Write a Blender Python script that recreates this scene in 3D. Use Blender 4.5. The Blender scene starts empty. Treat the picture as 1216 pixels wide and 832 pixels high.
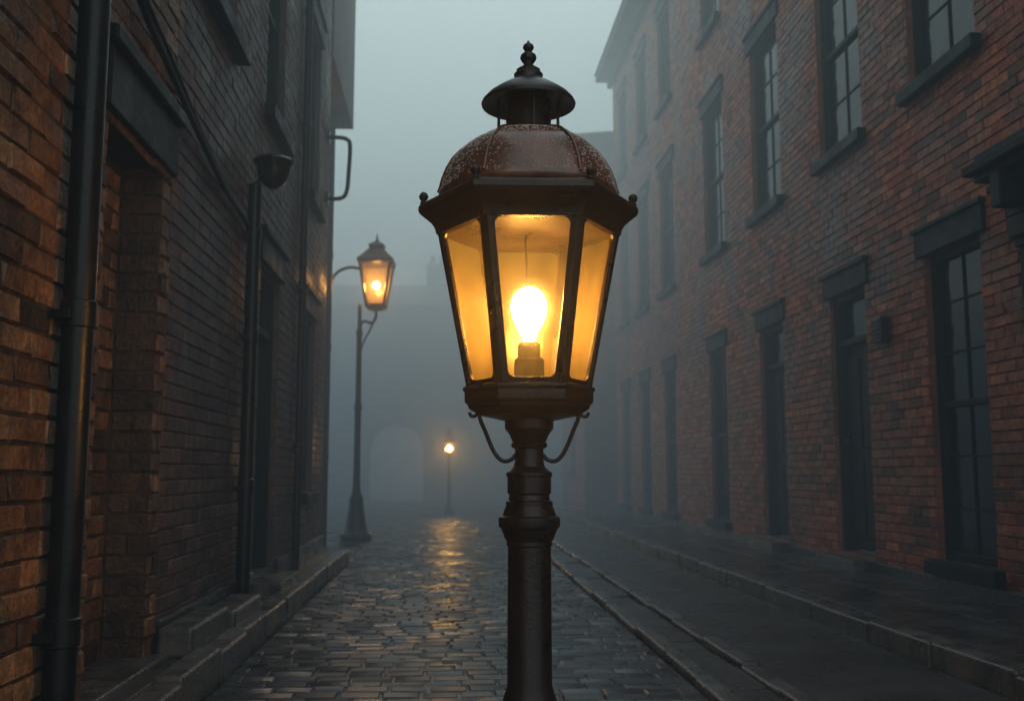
import bpy, math, random
from mathutils import Vector, noise as mnoise
R = random.Random(7)
scene = bpy.context.scene
col = scene.collection
scene.view_settings.view_transform = 'Standard'
scene.view_settings.look = 'None'
scene.view_settings.exposure = 0

# ------------------------------------------------------------------ nodes
def new_mat(name):
    m = bpy.data.materials.new(name); m.use_nodes = True
    nt = m.node_tree; nt.nodes.clear()
    out = nt.nodes.new('ShaderNodeOutputMaterial')
    return m, nt, out
def N(nt, t, **kw):
    n = nt.nodes.new(t)
    for k, v in kw.items(): setattr(n, k, v)
    return n
def L(nt, a, b): nt.links.new(a, b)
def ramp(nt, fac, stops):
    r = nt.nodes.new('ShaderNodeValToRGB')
    e = r.color_ramp.elements
    while len(e) < len(stops): e.new(0.5)
    for i, (p, c) in enumerate(stops):
        e[i].position = p
        e[i].color = (c, c, c, 1) if not isinstance(c, (tuple, list)) else (c[0], c[1], c[2], 1)
    L(nt, fac, r.inputs[0]); return r
def c4(c): return (c[0], c[1], c[2], 1)
def noise(nt, tc, s, d=6, r=.55):
    n = N(nt, 'ShaderNodeTexNoise'); n.inputs['Scale'].default_value = s; n.inputs['Detail'].default_value = d; n.inputs['Roughness'].default_value = r
    L(nt, tc.outputs['Object'], n.inputs['Vector']); return n
def mul(nt, a, b):
    mx = N(nt, 'ShaderNodeMix', data_type='RGBA', blend_type='MULTIPLY'); mx.inputs[0].default_value = 1
    L(nt, a, mx.inputs[6]); L(nt, b, mx.inputs[7]); return mx.outputs[2]

def surf(name, ca, cb, rough=(0.4, 0.7), metal=0.0, scale=6, bump=0.2, bscale=60, bdist=0.01, spec=0.5):
    m, nt, out = new_mat(name)
    tc = N(nt, 'ShaderNodeTexCoord')
    n1 = noise(nt, tc, scale, 8); n2 = noise(nt, tc, bscale, 5)
    cr = ramp(nt, n1.outputs['Fac'], [(0.35, ca), (0.65, cb)])
    rr = ramp(nt, n1.outputs['Fac'], [(0.3, rough[0]), (0.7, rough[1])])
    p = N(nt, 'ShaderNodeBsdfPrincipled')
    p.inputs['Metallic'].default_value = metal
    p.inputs['Specular IOR Level'].default_value = spec
    L(nt, cr.outputs[0], p.inputs['Base Color']); L(nt, rr.outputs[0], p.inputs['Roughness'])
    b = N(nt, 'ShaderNodeBump'); b.inputs['Strength'].default_value = bump; b.inputs['Distance'].default_value = bdist
    L(nt, n2.outputs['Fac'], b.inputs['Height']); L(nt, b.outputs[0], p.inputs['Normal'])
    L(nt, p.outputs[0], out.inputs[0])
    return m

def brick_attr(name, stops, grime=0.45, rough=(0.35, 0.75), bstr=0.55, gscale=1.1):
    m, nt, out = new_mat(name)
    at = N(nt, 'ShaderNodeAttribute'); at.attribute_name = 'tone'
    sp = N(nt, 'ShaderNodeSeparateColor'); L(nt, at.outputs['Color'], sp.inputs[0])
    cr = ramp(nt, sp.outputs[0], stops)
    tc = N(nt, 'ShaderNodeTexCoord')
    n1 = noise(nt, tc, gscale, 10, .7); n2 = noise(nt, tc, 45, 7); n3 = noise(nt, tc, 14, 6)
    g = ramp(nt, n1.outputs['Fac'], [(0.38, 1 - grime), (0.60, 1.0)])
    g2 = ramp(nt, n3.outputs['Fac'], [(0.32, 0.5), (0.62, 1.12)])
    g3 = ramp(nt, n2.outputs['Fac'], [(0.35, 0.65), (0.6, 1.1)])
    cc = mul(nt, mul(nt, mul(nt, cr.outputs[0], g.outputs[0]), g2.outputs[0]), g3.outputs[0])
    p = N(nt, 'ShaderNodeBsdfPrincipled')
    L(nt, cc, p.inputs['Base Color'])
    rr = ramp(nt, n1.outputs['Fac'], [(0.35, rough[0]), (0.65, rough[1])])
    L(nt, rr.outputs[0], p.inputs['Roughness'])
    ad = N(nt, 'ShaderNodeMath', operation='ADD'); L(nt, n2.outputs['Fac'], ad.inputs[0]); L(nt, n3.outputs['Fac'], ad.inputs[1])
    b = N(nt, 'ShaderNodeBump'); b.inputs['Strength'].default_value = bstr; b.inputs['Distance'].default_value = 0.01
    L(nt, ad.outputs[0], b.inputs['Height']); L(nt, b.outputs[0], p.inputs['Normal'])
    L(nt, p.outputs[0], out.inputs[0])
    return m

def brick_tex(name, c1, c2, cm, bw=0.23, rh=0.08):
    m, nt, out = new_mat(name)
    tc = N(nt, 'ShaderNodeTexCoord')
    sx = N(nt, 'ShaderNodeSeparateXYZ'); L(nt, tc.outputs['Object'], sx.inputs[0])
    ad = N(nt, 'ShaderNodeMath', operation='ADD'); L(nt, sx.outputs[0], ad.inputs[0]); L(nt, sx.outputs[1], ad.inputs[1])
    cx = N(nt, 'ShaderNodeCombineXYZ'); L(nt, ad.outputs[0], cx.inputs[0]); L(nt, sx.outputs[2], cx.inputs[1])
    br = N(nt, 'ShaderNodeTexBrick'); br.inputs['Scale'].default_value = 1
    br.inputs['Color1'].default_value = c4(c1); br.inputs['Color2'].default_value = c4(c2); br.inputs['Mortar'].default_value = c4(cm)
    br.inputs['Mortar Size'].default_value = 0.006; br.inputs['Brick Width'].default_value = bw; br.inputs['Row Height'].default_value = rh
    L(nt, cx.outputs[0], br.inputs['Vector'])
    n1 = noise(nt, tc, 2, 8)
    g = ramp(nt, n1.outputs['Fac'], [(0.35, 0.5), (0.65, 1.0)])
    p = N(nt, 'ShaderNodeBsdfPrincipled'); p.inputs['Roughness'].default_value = 0.6
    L(nt, mul(nt, br.outputs[0], g.outputs[0]), p.inputs['Base Color'])
    b = N(nt, 'ShaderNodeBump'); b.inputs['Strength'].default_value = 0.5; b.inputs['Distance'].default_value = 0.008; b.invert = True
    L(nt, br.outputs['Fac'], b.inputs['Height']); L(nt, b.outputs[0], p.inputs['Normal'])
    L(nt, p.outputs[0], out.inputs[0]); return m

def emis(name, c, s):
    m, nt, out = new_mat(name)
    e = N(nt, 'ShaderNodeEmission'); e.inputs[0].default_value = c4(c); e.inputs[1].default_value = s
    L(nt, e.outputs[0], out.inputs[0]); return m

def lamp_glass(name, tint, amber, fac, frost=0.0):
    m, nt, out = new_mat(name)
    tc = N(nt, 'ShaderNodeTexCoord')
    n1 = noise(nt, tc, 9, 11, .74)
    r = ramp(nt, n1.outputs['Fac'], [(0.32, fac * 0.5), (0.66, fac * 1.45)])
    t = N(nt, 'ShaderNodeBsdfTransparent'); t.inputs[0].default_value = c4(tint)
    tl = N(nt, 'ShaderNodeBsdfTranslucent'); tl.inputs[0].default_value = c4(amber)
    df = N(nt, 'ShaderNodeBsdfDiffuse'); df.inputs[0].default_value = c4(amber)
    md = N(nt, 'ShaderNodeMixShader'); md.inputs[0].default_value = .4
    L(nt, tl.outputs[0], md.inputs[1]); L(nt, df.outputs[0], md.inputs[2])
    mx = N(nt, 'ShaderNodeMixShader'); L(nt, r.outputs[0], mx.inputs[0]); L(nt, t.outputs[0], mx.inputs[1]); L(nt, md.outputs[0], mx.inputs[2])
    gl = N(nt, 'ShaderNodeBsdfGlossy'); gl.inputs['Roughness'].default_value = 0.25; gl.inputs[0].default_value = (0.8, 0.8, 0.8, 1)
    m2 = N(nt, 'ShaderNodeMixShader'); m2.inputs[0].default_value = 0.02
    L(nt, mx.outputs[0], m2.inputs[1]); L(nt, gl.outputs[0], m2.inputs[2])
    last = m2
    if frost > 0:
        rf = N(nt, 'ShaderNodeBsdfRefraction'); rf.inputs['Roughness'].default_value = 0.66; rf.inputs['IOR'].default_value = 1.45; rf.inputs[0].default_value = (1, .74, .34, 1)
        m3 = N(nt, 'ShaderNodeMixShader'); m3.inputs[0].default_value = frost
        L(nt, m2.outputs[0], m3.inputs[1]); L(nt, rf.outputs[0], m3.inputs[2]); last = m3
    L(nt, last.outputs[0], out.inputs[0]); return m

M_iron = surf('painted_iron', (0.008, 0.0055, 0.0055), (0.022, 0.012, 0.011), (0.22, 0.45), 0.1, 9, 0.4, 120, 0.004, .4)
M_ironblack = surf('black_iron', (0.004, 0.0045, 0.005), (0.010, 0.010, 0.011), (0.25, 0.42), 0.0, 9, 0.25, 90, 0.004, .3)
M_trim = surf('dark_painted_trim', (0.004, 0.006, 0.008), (0.010, 0.013, 0.016), (0.4, 0.65), 0, 5, 0.3, 40, 0.006, .15)
M_mortar_o = surf('mortar_warm', (0.03, 0.022, 0.016), (0.08, 0.058, 0.04), (0.8, 0.95), 0, 8, 0.8, 60, 0.012, 0.2)
M_mortar_d = surf('mortar_dark', (0.06, 0.030, 0.024), (0.13, 0.062, 0.045), (0.8, 0.95), 0, 8, 0.6, 60, 0.01, 0.2)
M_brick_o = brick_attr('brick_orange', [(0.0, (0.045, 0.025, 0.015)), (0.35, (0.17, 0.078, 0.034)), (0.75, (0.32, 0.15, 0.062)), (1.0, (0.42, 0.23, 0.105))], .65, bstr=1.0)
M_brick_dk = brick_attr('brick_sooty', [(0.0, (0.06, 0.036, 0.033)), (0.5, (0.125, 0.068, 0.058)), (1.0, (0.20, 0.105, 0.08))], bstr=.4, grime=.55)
M_brick_r = brick_attr('brick_red', [(0.0, (0.14, 0.034, 0.020)), (0.5, (0.46, 0.098, 0.040)), (1.0, (0.60, 0.19, 0.075))], 0.68, bstr=.6, gscale=.8)
M_bt_r = brick_tex('brick_red_plain', (0.26, 0.08, 0.055), (0.18, 0.06, 0.042), (0.1, 0.07, 0.06))
M_bt_d = brick_tex('brick_dark_plain', (0.13, 0.07, 0.055), (0.09, 0.05, 0.04), (0.07, 0.06, 0.055))
M_stone = surf('wet_kerb_stone', (0.03, 0.03, 0.033), (0.10, 0.095, 0.092), (0.14, 0.45), 0, 4, 0.6, 30, 0.01)
M_slab = surf('wet_paving', (0.014, 0.014, 0.016), (0.045, 0.043, 0.043), (0.12, 0.5), 0, 3, 0.5, 35, 0.01)
M_asph = surf('wet_asphalt', (0.012, 0.012, 0.014), (0.034, 0.033, 0.034), (0.08, 0.5), 0, 1.6, 0.7, 90, 0.008)
M_joint = surf('wet_joint', (0.005, 0.005, 0.005), (0.014, 0.013, 0.013), (0.2, 0.5), 0, 5, 0.4, 60, 0.004)
M_roof = surf('slate', (0.03, 0.033, 0.038), (0.07, 0.072, 0.078), (0.4, 0.6), 0, 6, 0.4, 20, 0.02)
M_stucco = surf('old_render', (0.02, 0.02, 0.02), (0.05, 0.047, 0.045), (0.7, 0.9), 0, 2, 0.4, 20, 0.01)
M_bulb = emis('bulb_glow', (1.0, 0.66, 0.29), 310)
M_bulb2 = emis('lamp_mantle_glow', (1.0, 0.62, 0.24), 520)
M_bulb3 = emis('far_mantle_glow', (1.0, 0.60, 0.18), 800)
M_holder = surf('ceramic_holder', (0.004, 0.003, 0.002), (0.009, 0.006, 0.004), (0.6, 0.8), 0, 9, 0.1, spec=0)
M_glass = lamp_glass('amber_glass', (0.78, 0.55, 0.22), (0.92, 0.60, 0.19), 0.030, 0.011)
M_glassb = lamp_glass('amber_glass_backglow', (0.66, 0.43, 0.16), (0.92, 0.58, 0.17), 0.075)  # back panes made milkier than the front to put a glow behind the bulb
M_glass2 = lamp_glass('amber_glass_weathered', (0.82, 0.58, 0.28), (0.95, 0.58, 0.22), 0.09)
M_glass3 = lamp_glass('amber_glass_far', (0.85, 0.7, 0.4), (0.95, 0.6, 0.2), 0.02)
def drop_mat():
    m, nt, out = new_mat('water_drops')
    p = N(nt, 'ShaderNodeBsdfPrincipled'); p.inputs['Base Color'].default_value = (0.50, 0.36, 0.30, 1); p.inputs['Roughness'].default_value = .15
    p.inputs['IOR'].default_value = 1.8
    L(nt, p.outputs[0], out.inputs[0]); return m
M_drop = drop_mat()

def sett_mat():
    m, nt, out = new_mat('wet_setts')
    at = N(nt, 'ShaderNodeAttribute'); at.attribute_name = 'tone'
    sp = N(nt, 'ShaderNodeSeparateColor'); L(nt, at.outputs['Color'], sp.inputs[0])
    cr = ramp(nt, sp.outputs[0], [(0, (0.010, 0.013, 0.018)), (1, (0.042, 0.045, 0.054))])
    tc = N(nt, 'ShaderNodeTexCoord')
    n1 = noise(nt, tc, 1.3, 6); n2 = noise(nt, tc, 50, 6)
    rr = ramp(nt, n1.outputs['Fac'], [(0.35, 0.17), (0.65, 0.45)])
    p = N(nt, 'ShaderNodeBsdfPrincipled'); L(nt, cr.outputs[0], p.inputs['Base Color']); L(nt, rr.outputs[0], p.inputs['Roughness'])
    b = N(nt, 'ShaderNodeBump'); b.inputs['Strength'].default_value = 0.5; b.inputs['Distance'].default_value = 0.005
    L(nt, n2.outputs['Fac'], b.inputs['Height']); L(nt, b.outputs[0], p.inputs['Normal'])
    L(nt, p.outputs[0], out.inputs[0]); return m
M_sett = sett_mat()

def window_glass():
    m, nt, out = new_mat('old_window_glass')
    tc = N(nt, 'ShaderNodeTexCoord')
    n1 = noise(nt, tc, 3.5, 2); n2 = noise(nt, tc, 1.7, 3)
    cr = ramp(nt, n2.outputs['Fac'], [(0.4, (0.004, 0.006, 0.008)), (0.7, (0.02, 0.026, 0.029))])
    p = N(nt, 'ShaderNodeBsdfPrincipled'); p.inputs['Roughness'].default_value = 0.08; p.inputs['IOR'].default_value = 1.42
    L(nt, cr.outputs[0], p.inputs['Base Color'])
    b = N(nt, 'ShaderNodeBump'); b.inputs['Strength'].default_value = 0.35; b.inputs['Distance'].default_value = 0.02
    L(nt, n1.outputs['Fac'], b.inputs['Height']); L(nt, b.outputs[0], p.inputs['Normal'])
    L(nt, p.outputs[0], out.inputs[0]); return m
M_wglass = window_glass()

def dome_mat():
    m, nt, out = new_mat('rusted_wet_dome')
    tc = N(nt, 'ShaderNodeTexCoord')
    n1 = noise(nt, tc, 9, 10, .7)
    cr = ramp(nt, n1.outputs['Fac'], [(0.3, (0.04, 0.016, 0.013)), (0.5, (0.12, 0.038, 0.026)), (0.7, (0.24, 0.082, 0.05))])
    p = N(nt, 'ShaderNodeBsdfPrincipled'); p.inputs['Roughness'].default_value = 0.24; p.inputs['Metallic'].default_value = 0.1
    p.inputs['Coat Weight'].default_value = .6; p.inputs['Coat Roughness'].default_value = .15
    L(nt, cr.outputs[0], p.inputs['Base Color'])
    b = N(nt, 'ShaderNodeBump'); b.inputs['Strength'].default_value = 0.7; b.inputs['Distance'].default_value = 0.005
    L(nt, n1.outputs['Fac'], b.inputs['Height']); L(nt, b.outputs[0], p.inputs['Normal'])
    L(nt, p.outputs[0], out.inputs[0]); return m
M_dome = dome_mat()

# ------------------------------------------------------------------ mesh helpers
def mk(name, V, F, mats, smooth=False, midx=None, tone=None):
    me = bpy.data.meshes.new(name); me.from_pydata(V, [], F)
    if not isinstance(mats, (list, tuple)): mats = [mats]
    for m in mats: me.materials.append(m)
    if midx: me.polygons.foreach_set('material_index', midx)
    if smooth: me.polygons.foreach_set('use_smooth', [True] * len(F))
    if tone:
        a = me.color_attributes.new('tone', 'FLOAT_COLOR', 'POINT')
        a.data.foreach_set('color', [x for t in tone for x in (t, t, t, 1)])
    me.update()
    o = bpy.data.objects.new(name, me); col.objects.link(o); return o
def thing(name, loc, label, cat, group=None):
    o = bpy.data.objects.new(name, None); o.location = loc; o.empty_display_size = 0.2; col.objects.link(o)
    o['label'] = label; o['category'] = cat
    if group: o['group'] = group
    return o
def part(o, root, world=True):
    o.parent = root
    if world: o.location = -Vector(root.location)
    return o
def bevel(o, w=0.005, s=2):
    m = o.modifiers.new('bevel', 'BEVEL'); m.width = w; m.segments = s; m.limit_method = 'ANGLE'; return o
def boxes(bl):
    V = []; F = []
    for (x0, x1, y0, y1, z0, z1) in bl:
        k = len(V)
        V += [(x0, y0, z0), (x1, y0, z0), (x1, y1, z0), (x0, y1, z0), (x0, y0, z1), (x1, y0, z1), (x1, y1, z1), (x0, y1, z1)]
        F += [(k, k+3, k+2, k+1), (k+4, k+5, k+6, k+7), (k, k+1, k+5, k+4), (k+1, k+2, k+6, k+5), (k+2, k+3, k+7, k+6), (k+3, k, k+4, k+7)]
    return V, F
def revolve(prof, n=48, ang=0.0, cx=0, cy=0):
    V = []; F = []
    for (r, z) in prof:
        for i in range(n):
            a = ang + 2 * math.pi * i / n
            V.append((cx + r * math.cos(a), cy + r * math.sin(a), z))
    m = len(prof)
    for j in range(m - 1):
        for i in range(n):
            a = j * n + i; b = j * n + (i + 1) % n
            F.append((a, b, b + n, a + n))
    F.append(tuple(range(n))); F.append(tuple(reversed(range((m - 1) * n, m * n))))
    return V, F
def smooth_path(P, k=6):
    P = [Vector(p) for p in P]; out = []
    for i in range(len(P) - 1):
        p0 = P[max(i - 1, 0)]; p1 = P[i]; p2 = P[i + 1]; p3 = P[min(i + 2, len(P) - 1)]
        for j in range(k):
            t = j / k
            out.append(0.5 * ((2 * p1) + (-p0 + p2) * t + (2 * p0 - 5 * p1 + 4 * p2 - p3) * t * t + (-p0 + 3 * p1 - 3 * p2 + p3) * t ** 3))
    out.append(P[-1]); return out
def tube(P, r, n=12):
    P = [Vector(p) for p in P]; V = []; F = []
    rr = r if isinstance(r, (list, tuple)) else [r] * len(P)
    u = None
    for i, p in enumerate(P):
        t = (P[min(i + 1, len(P) - 1)] - P[max(i - 1, 0)]).normalized()
        if u is None:
            u = t.cross(Vector((0, 0, 1)))
            if u.length < 0.1: u = t.cross(Vector((1, 0, 0)))
        u = (u - t * u.dot(t)).normalized(); w = t.cross(u)
        for k in range(n):
            a = 2 * math.pi * k / n
            V.append(tuple(p + (u * math.cos(a) + w * math.sin(a)) * rr[i]))
    for i in range(len(P) - 1):
        for k in range(n):
            a = i * n + k; b = i * n + (k + 1) % n
            F.append((a, b, b + n, a + n))
    F.append(tuple(range(n))); F.append(tuple(reversed(range((len(P) - 1) * n, len(P) * n))))
    return V, F
def autosmooth(o, deg=35):
    me = o.data
    me.polygons.foreach_set('use_smooth', [True] * len(me.polygons))
    if hasattr(me, 'set_sharp_from_angle'): me.set_sharp_from_angle(angle=math.radians(deg))
    return o

class Acc:
    def __init__(s): s.V = []; s.F = []; s.M = []; s.T = []
    def quad(s, p, m, t=0.5):
        k = len(s.V); s.V += p; s.F.append((k, k+1, k+2, k+3)); s.M.append(m); s.T += [t] * 4
def bricks(A, fr, s0, s1, z0, z1, holes=(), bw=0.23, rh=0.08, j=0.011, proud=0.009, mb=0, jit=0.0022, seed=1, lo=0.0, hi=1.0, pj=.004, sd=.22):
    rg = random.Random(seed)
    nrow = int(round((z1 - z0) / rh))
    for r in range(nrow):
        a = z0 + r * rh; zc = a + rh / 2
        iv = [(s0, s1)]
        for (h0, h1, g0, g1) in holes:
            if g0 < zc < g1:
                nv = []
                for (p, q) in iv:
                    if h1 <= p or h0 >= q: nv.append((p, q)); continue
                    if h0 > p: nv.append((p, h0))
                    if h1 < q: nv.append((h1, q))
                iv = nv
        off = (r % 2) * bw * 0.5
        for (p, q) in iv:
            k = math.floor((p - s0 - off) / bw)
            while True:
                b0 = s0 + off + k * bw; b1 = b0 + bw; k += 1
                if b0 >= q - 1e-6: break
                c0 = max(b0, p); c1 = min(b1, q)
                if c1 - c0 < 0.03: continue
                x0 = c0 + j / 2; x1 = c1 - j / 2; y0 = a + j / 2; y1 = a + rh - j / 2
                t = min(1, max(0, rg.gauss(0.5, sd))); t = lo + (hi - lo) * t
                pr = proud + rg.uniform(-pj, pj)
                e = 0.0035
                base = len(A.V)
                g = lambda: rg.uniform(-jit, jit)
                A.V += [fr(x0 + g(), y0 + g(), 0), fr(x1 + g(), y0 + g(), 0), fr(x1 + g(), y1 + g(), 0), fr(x0 + g(), y1 + g(), 0)]
                A.V += [fr(x0 + e + g(), y0 + e + g(), pr + g()), fr(x1 - e + g(), y0 + e + g(), pr + g()), fr(x1 - e + g(), y1 - e + g(), pr + g()), fr(x0 + e + g(), y1 - e + g(), pr + g())]
                A.T += [t] * 8
                A.F.append((base+4, base+5, base+6, base+7)); A.M.append(mb)
                for u in range(4):
                    v = (u + 1) % 4
                    A.F.append((base+u, base+v, base+4+v, base+4+u)); A.M.append(mb)
def sheet(A, fr, s0, s1, z0, z1, holes, m, depth=0.13, mrev=1):
    S = sorted(set([s0, s1] + [x for h in holes for x in h[:2] if s0 < x < s1]))
    Z = sorted(set([z0, z1] + [x for h in holes for x in h[2:] if z0 < x < z1]))
    for i in range(len(S) - 1):
        for k in range(len(Z) - 1):
            cs = (S[i] + S[i+1]) / 2; cz = (Z[k] + Z[k+1]) / 2
            if any(h[0] < cs < h[1] and h[2] < cz < h[3] for h in holes): continue
            A.quad([fr(S[i], Z[k], 0), fr(S[i+1], Z[k], 0), fr(S[i+1], Z[k+1], 0), fr(S[i], Z[k+1], 0)], m)
    if depth <= 0: return
    for (a, b, c, d) in holes:
        for (p, q) in (((a, c), (b, c)), ((b, c), (b, d)), ((b, d), (a, d)), ((a, d), (a, c))):
            A.quad([fr(p[0], p[1], 0), fr(q[0], q[1], 0), fr(q[0], q[1], -depth), fr(p[0], p[1], -depth)], mrev)

# ------------------------------------------------------------------ windows & doors (local: wall plane x=0, outward = -x)
_cache = {}
def winmesh(w, h, cols=2, rows=4):
    k = (w, h, cols, rows)
    if k in _cache: return _cache[k]
    d = {}
    hw = w / 2
    d['window'] = (boxes([(0.10, 0.105, -hw + .01, hw - .01, 0.01, h - .01)]), M_wglass)
    fb = [(0.05, 0.12, -hw, -hw + .06, 0, h), (0.05, 0.12, hw - .06, hw, 0, h), (0.053, 0.12, -hw + .06, hw - .06, 0, .07), (0.053, 0.12, -hw + .06, hw - .06, h - .06, h),
          (0.06, 0.118, -hw + .06, hw - .06, h / 2 - .025, h / 2 + .025)]
    for i in range(1, cols):
        y = -hw + w * i / cols; fb.append((0.085, 0.115, y - .010, y + .010, 0.07, h - .06))
    for i in range(1, rows):
        z = h * i / rows
        if abs(z - h / 2) > 0.05: fb.append((0.087, 0.113, -hw + .06, hw - .06, z - .009, z + .009))
    d['frame'] = (boxes(fb), M_trim)
    d['sill'] = (boxes([(-0.09, 0.045, -hw - .09, hw + .09, -0.11, -0.002)]), M_trim)
    d['lintel'] = (boxes([(-0.035, 0.045, -hw - .10, hw + .10, h + .002, h + .2), (-0.06, 0.0, -hw - .12, hw + .12, h + .202, h + .24)]), M_trim)
    objs = {n: mk(n, vf[0], vf[1], mt) for n, (vf, mt) in d.items()}
    for n in ('frame', 'sill', 'lintel'): bevel(objs[n], 0.006)
    for n in objs: col.objects.unlink(objs[n])
    _cache[k] = objs; return objs
def add_window(root, x, y, z, w, h, cols=2, rows=4, flip=False, sill=True, lintel=True):
    src = winmesh(w, h, cols, rows)
    o = src['window'].copy(); col.objects.link(o); o.parent = root
    o.location = Vector((x, y, z)) - Vector(root.location)
    if flip: o.rotation_euler[2] = math.pi
    for n in ('frame', 'sill', 'lintel'):
        if (n == 'sill' and not sill) or (n == 'lintel' and not lintel): continue
        c = src[n].copy(); col.objects.link(c); c.parent = o
    return o
def add_door(root, x, y, z, w, h, flip=False, step=True):
    k = ('door', w, h)
    if k not in _cache:
        hw = w / 2; hd = h - 0.5
        db = [(0.12, 0.16, -hw + .05, hw - .05, 0.02, hd)]
        for (a, b) in ((0.15, 0.85), (0.98, hd - .12)):
            for (p, q) in ((-hw + .13, -.03), (.03, hw - .13)):
                db.append((0.105, 0.13, p, q, a, b))
        objs = {'door': mk('door', *boxes(db), M_trim),
                'frame': mk('frame', *boxes([(0.04, 0.17, -hw, -hw + .055, 0, h), (0.04, 0.17, hw - .055, hw, 0, h), (0.043, 0.168, -hw + .055, hw - .055, h - .06, h), (0.05, 0.168, -hw + .055, hw - .055, hd, hd + .06)]), M_trim),
                'transom': mk('transom', *boxes([(0.12, 0.125, -hw + .055, hw - .055, hd + .06, h - .06)]), M_wglass),
                'lintel': mk('lintel', *boxes([(-0.035, 0.035, -hw - .10, hw + .10, h + .002, h + .2), (-0.07, 0.0, -hw - .13, hw + .13, h + .202, h + .25)]), M_trim),
                'doorstep': mk('doorstep', *boxes([(-0.22, 0.03, -hw - .03, hw + .03, -0.13, -0.03)]), M_stone)}
        V, F = revolve([(0.004, 0.0), (0.02, 0.004), (0.03, 0.02), (0.026, 0.035), (0.012, 0.045), (0.001, 0.047)], 16)
        objs['handle'] = mk('handle', [(0.105 - z, hw - .12 + a, 1.05 + b) for a, b, z in V], F, M_ironblack, True)
        for n in ('door', 'frame', 'lintel', 'doorstep'): bevel(objs[n], 0.006)
        for n in objs: col.objects.unlink(objs[n])
        _cache[k] = objs
    src = _cache[k]
    o = src['door'].copy(); col.objects.link(o); o.parent = root
    o.location = Vector((x, y, z)) - Vector(root.location)
    if flip: o.rotation_euler[2] = math.pi
    for n in ('frame', 'transom', 'lintel', 'doorstep', 'handle'):
        if n == 'doorstep' and not step: continue
        c = src[n].copy(); col.objects.link(c); c.parent = o
    return o

# ------------------------------------------------------------------ ground, road, pavements
def structure(o): o['kind'] = 'structure'; return o
structure(mk('ground', [(-300, -300, -0.03), (300, -300, -0.03), (300, 300, -0.03), (-300, 300, -0.03)], [(0, 1, 2, 3)], M_asph))

def setts(name, areas, w=0.18, l=0.12, zb=-0.009):
    A = Acc(); rg = random.Random(3)
    for (X0, X1, Y0, Y1) in areas:
        A.quad([(X0, Y0, zb), (X1, Y0, zb), (X1, Y1, zb), (X0, Y1, zb)], 1)
        nr = int((Y1 - Y0) / l)
        for r in range(nr):
            y = Y0 + r * l
            off = (r % 2) * w * .5 + rg.uniform(-.025, .025)
            x = X0 - off
            while x < X1:
                ww = w * rg.uniform(0.84, 1.16)
                a = max(x, X0); b = min(x + ww, X1); x += ww
                if b - a < 0.04: continue
                g = 0.0055; e = 0.007
                zt = 0.006 * math.sin(y * 1.1 + a * 2) * math.sin(a * 3 + y * .4) + rg.uniform(-0.0022, 0.0022)
                tx = rg.uniform(-0.0018, 0.0018); ty = rg.uniform(-0.0016, 0.0016)
                q = lambda s: rg.uniform(-s, s)
                k = len(A.V)
                A.V += [(a+g, y+g, zb), (b-g, y+g, zb), (b-g, y+l-g, zb), (a+g, y+l-g, zb)]
                A.V += [(a+g+.0015, y+g+.0015, zt-.0045), (b-g-.0015, y+g+.0015, zt-.0045), (b-g-.0015, y+l-g-.0015, zt-.0045), (a+g+.0015, y+l-g-.0015, zt-.0045)]
                A.V += [(a+g+e+q(.004), y+g+e+q(.004), zt+tx+ty), (b-g-e+q(.004), y+g+e+q(.004), zt-tx+ty), (b-g-e+q(.004), y+l-g-e+q(.004), zt-tx-ty), (a+g+e+q(.004), y+l-g-e+q(.004), zt+tx-ty)]
                A.T += [rg.random()] * 12
                for base in (0, 4):
                    for u in range(4):
                        v = (u + 1) % 4
                        A.F.append((k+base+u, k+base+v, k+base+4+v, k+base+4+u)); A.M.append(0)
                A.F.append((k+8, k+9, k+10, k+11)); A.M.append(0)
    o = mk(name, A.V, A.F, [M_sett, M_joint], False, A.M, A.T)
    return autosmooth(o, 30)
structure(setts('cobbled_road', [(-1.06, 1.18, 2.0, 35.8), (-4.5, -1.061, 14.02, 35.8), (-1.69, -1.061, 11.42, 14.01)]))
def kerb(name, x0, x1, Y0, Y1, z0, z1, ln=0.9, mat=None, seed=1, jz=0.008):
    rg = random.Random(seed); bl = []; y = Y0
    while y < Y1 - .1:
        l = ln * rg.uniform(0.75, 1.2); d = rg.uniform(-jz, jz); s = rg.uniform(-0.008, 0.008)
        bl.append((x0 + s, x1 + s, y, min(y + l - 0.012, Y1), z0, z1 + d)); y += l
    V, F = boxes(bl); V = [(a + rg.uniform(-.004, .004), b, c + rg.uniform(-.004, .004)) for a, b, c in V]
    o = mk(name, V, F, mat or M_stone); bevel(o, 0.015, 3); return structure(o)
kerb('gutter_kerb', 1.19, 1.29, 2, 35.6, -0.028, 0.035, 0.7, None, 2)
kerb('gutter_channel', 1.30, 1.50, 2, 35.6, -0.028, 0.0, 0.5, M_slab, 3)
kerb('gutter_kerb', 1.51, 1.61, 2, 35.6, -0.028, 0.03, 0.7, None, 4)
structure(mk('asphalt_lane', [(1.62, -5, 0.0), (2.50, -5, 0.0), (2.50, 35.6, 0.0), (1.62, 35.6, 0.0)], [(0, 1, 2, 3)], M_asph))
kerb('pavement_kerb', 2.51, 2.66, -1, 35.6, -0.028, 0.12, 0.9, None, 5)
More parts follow.
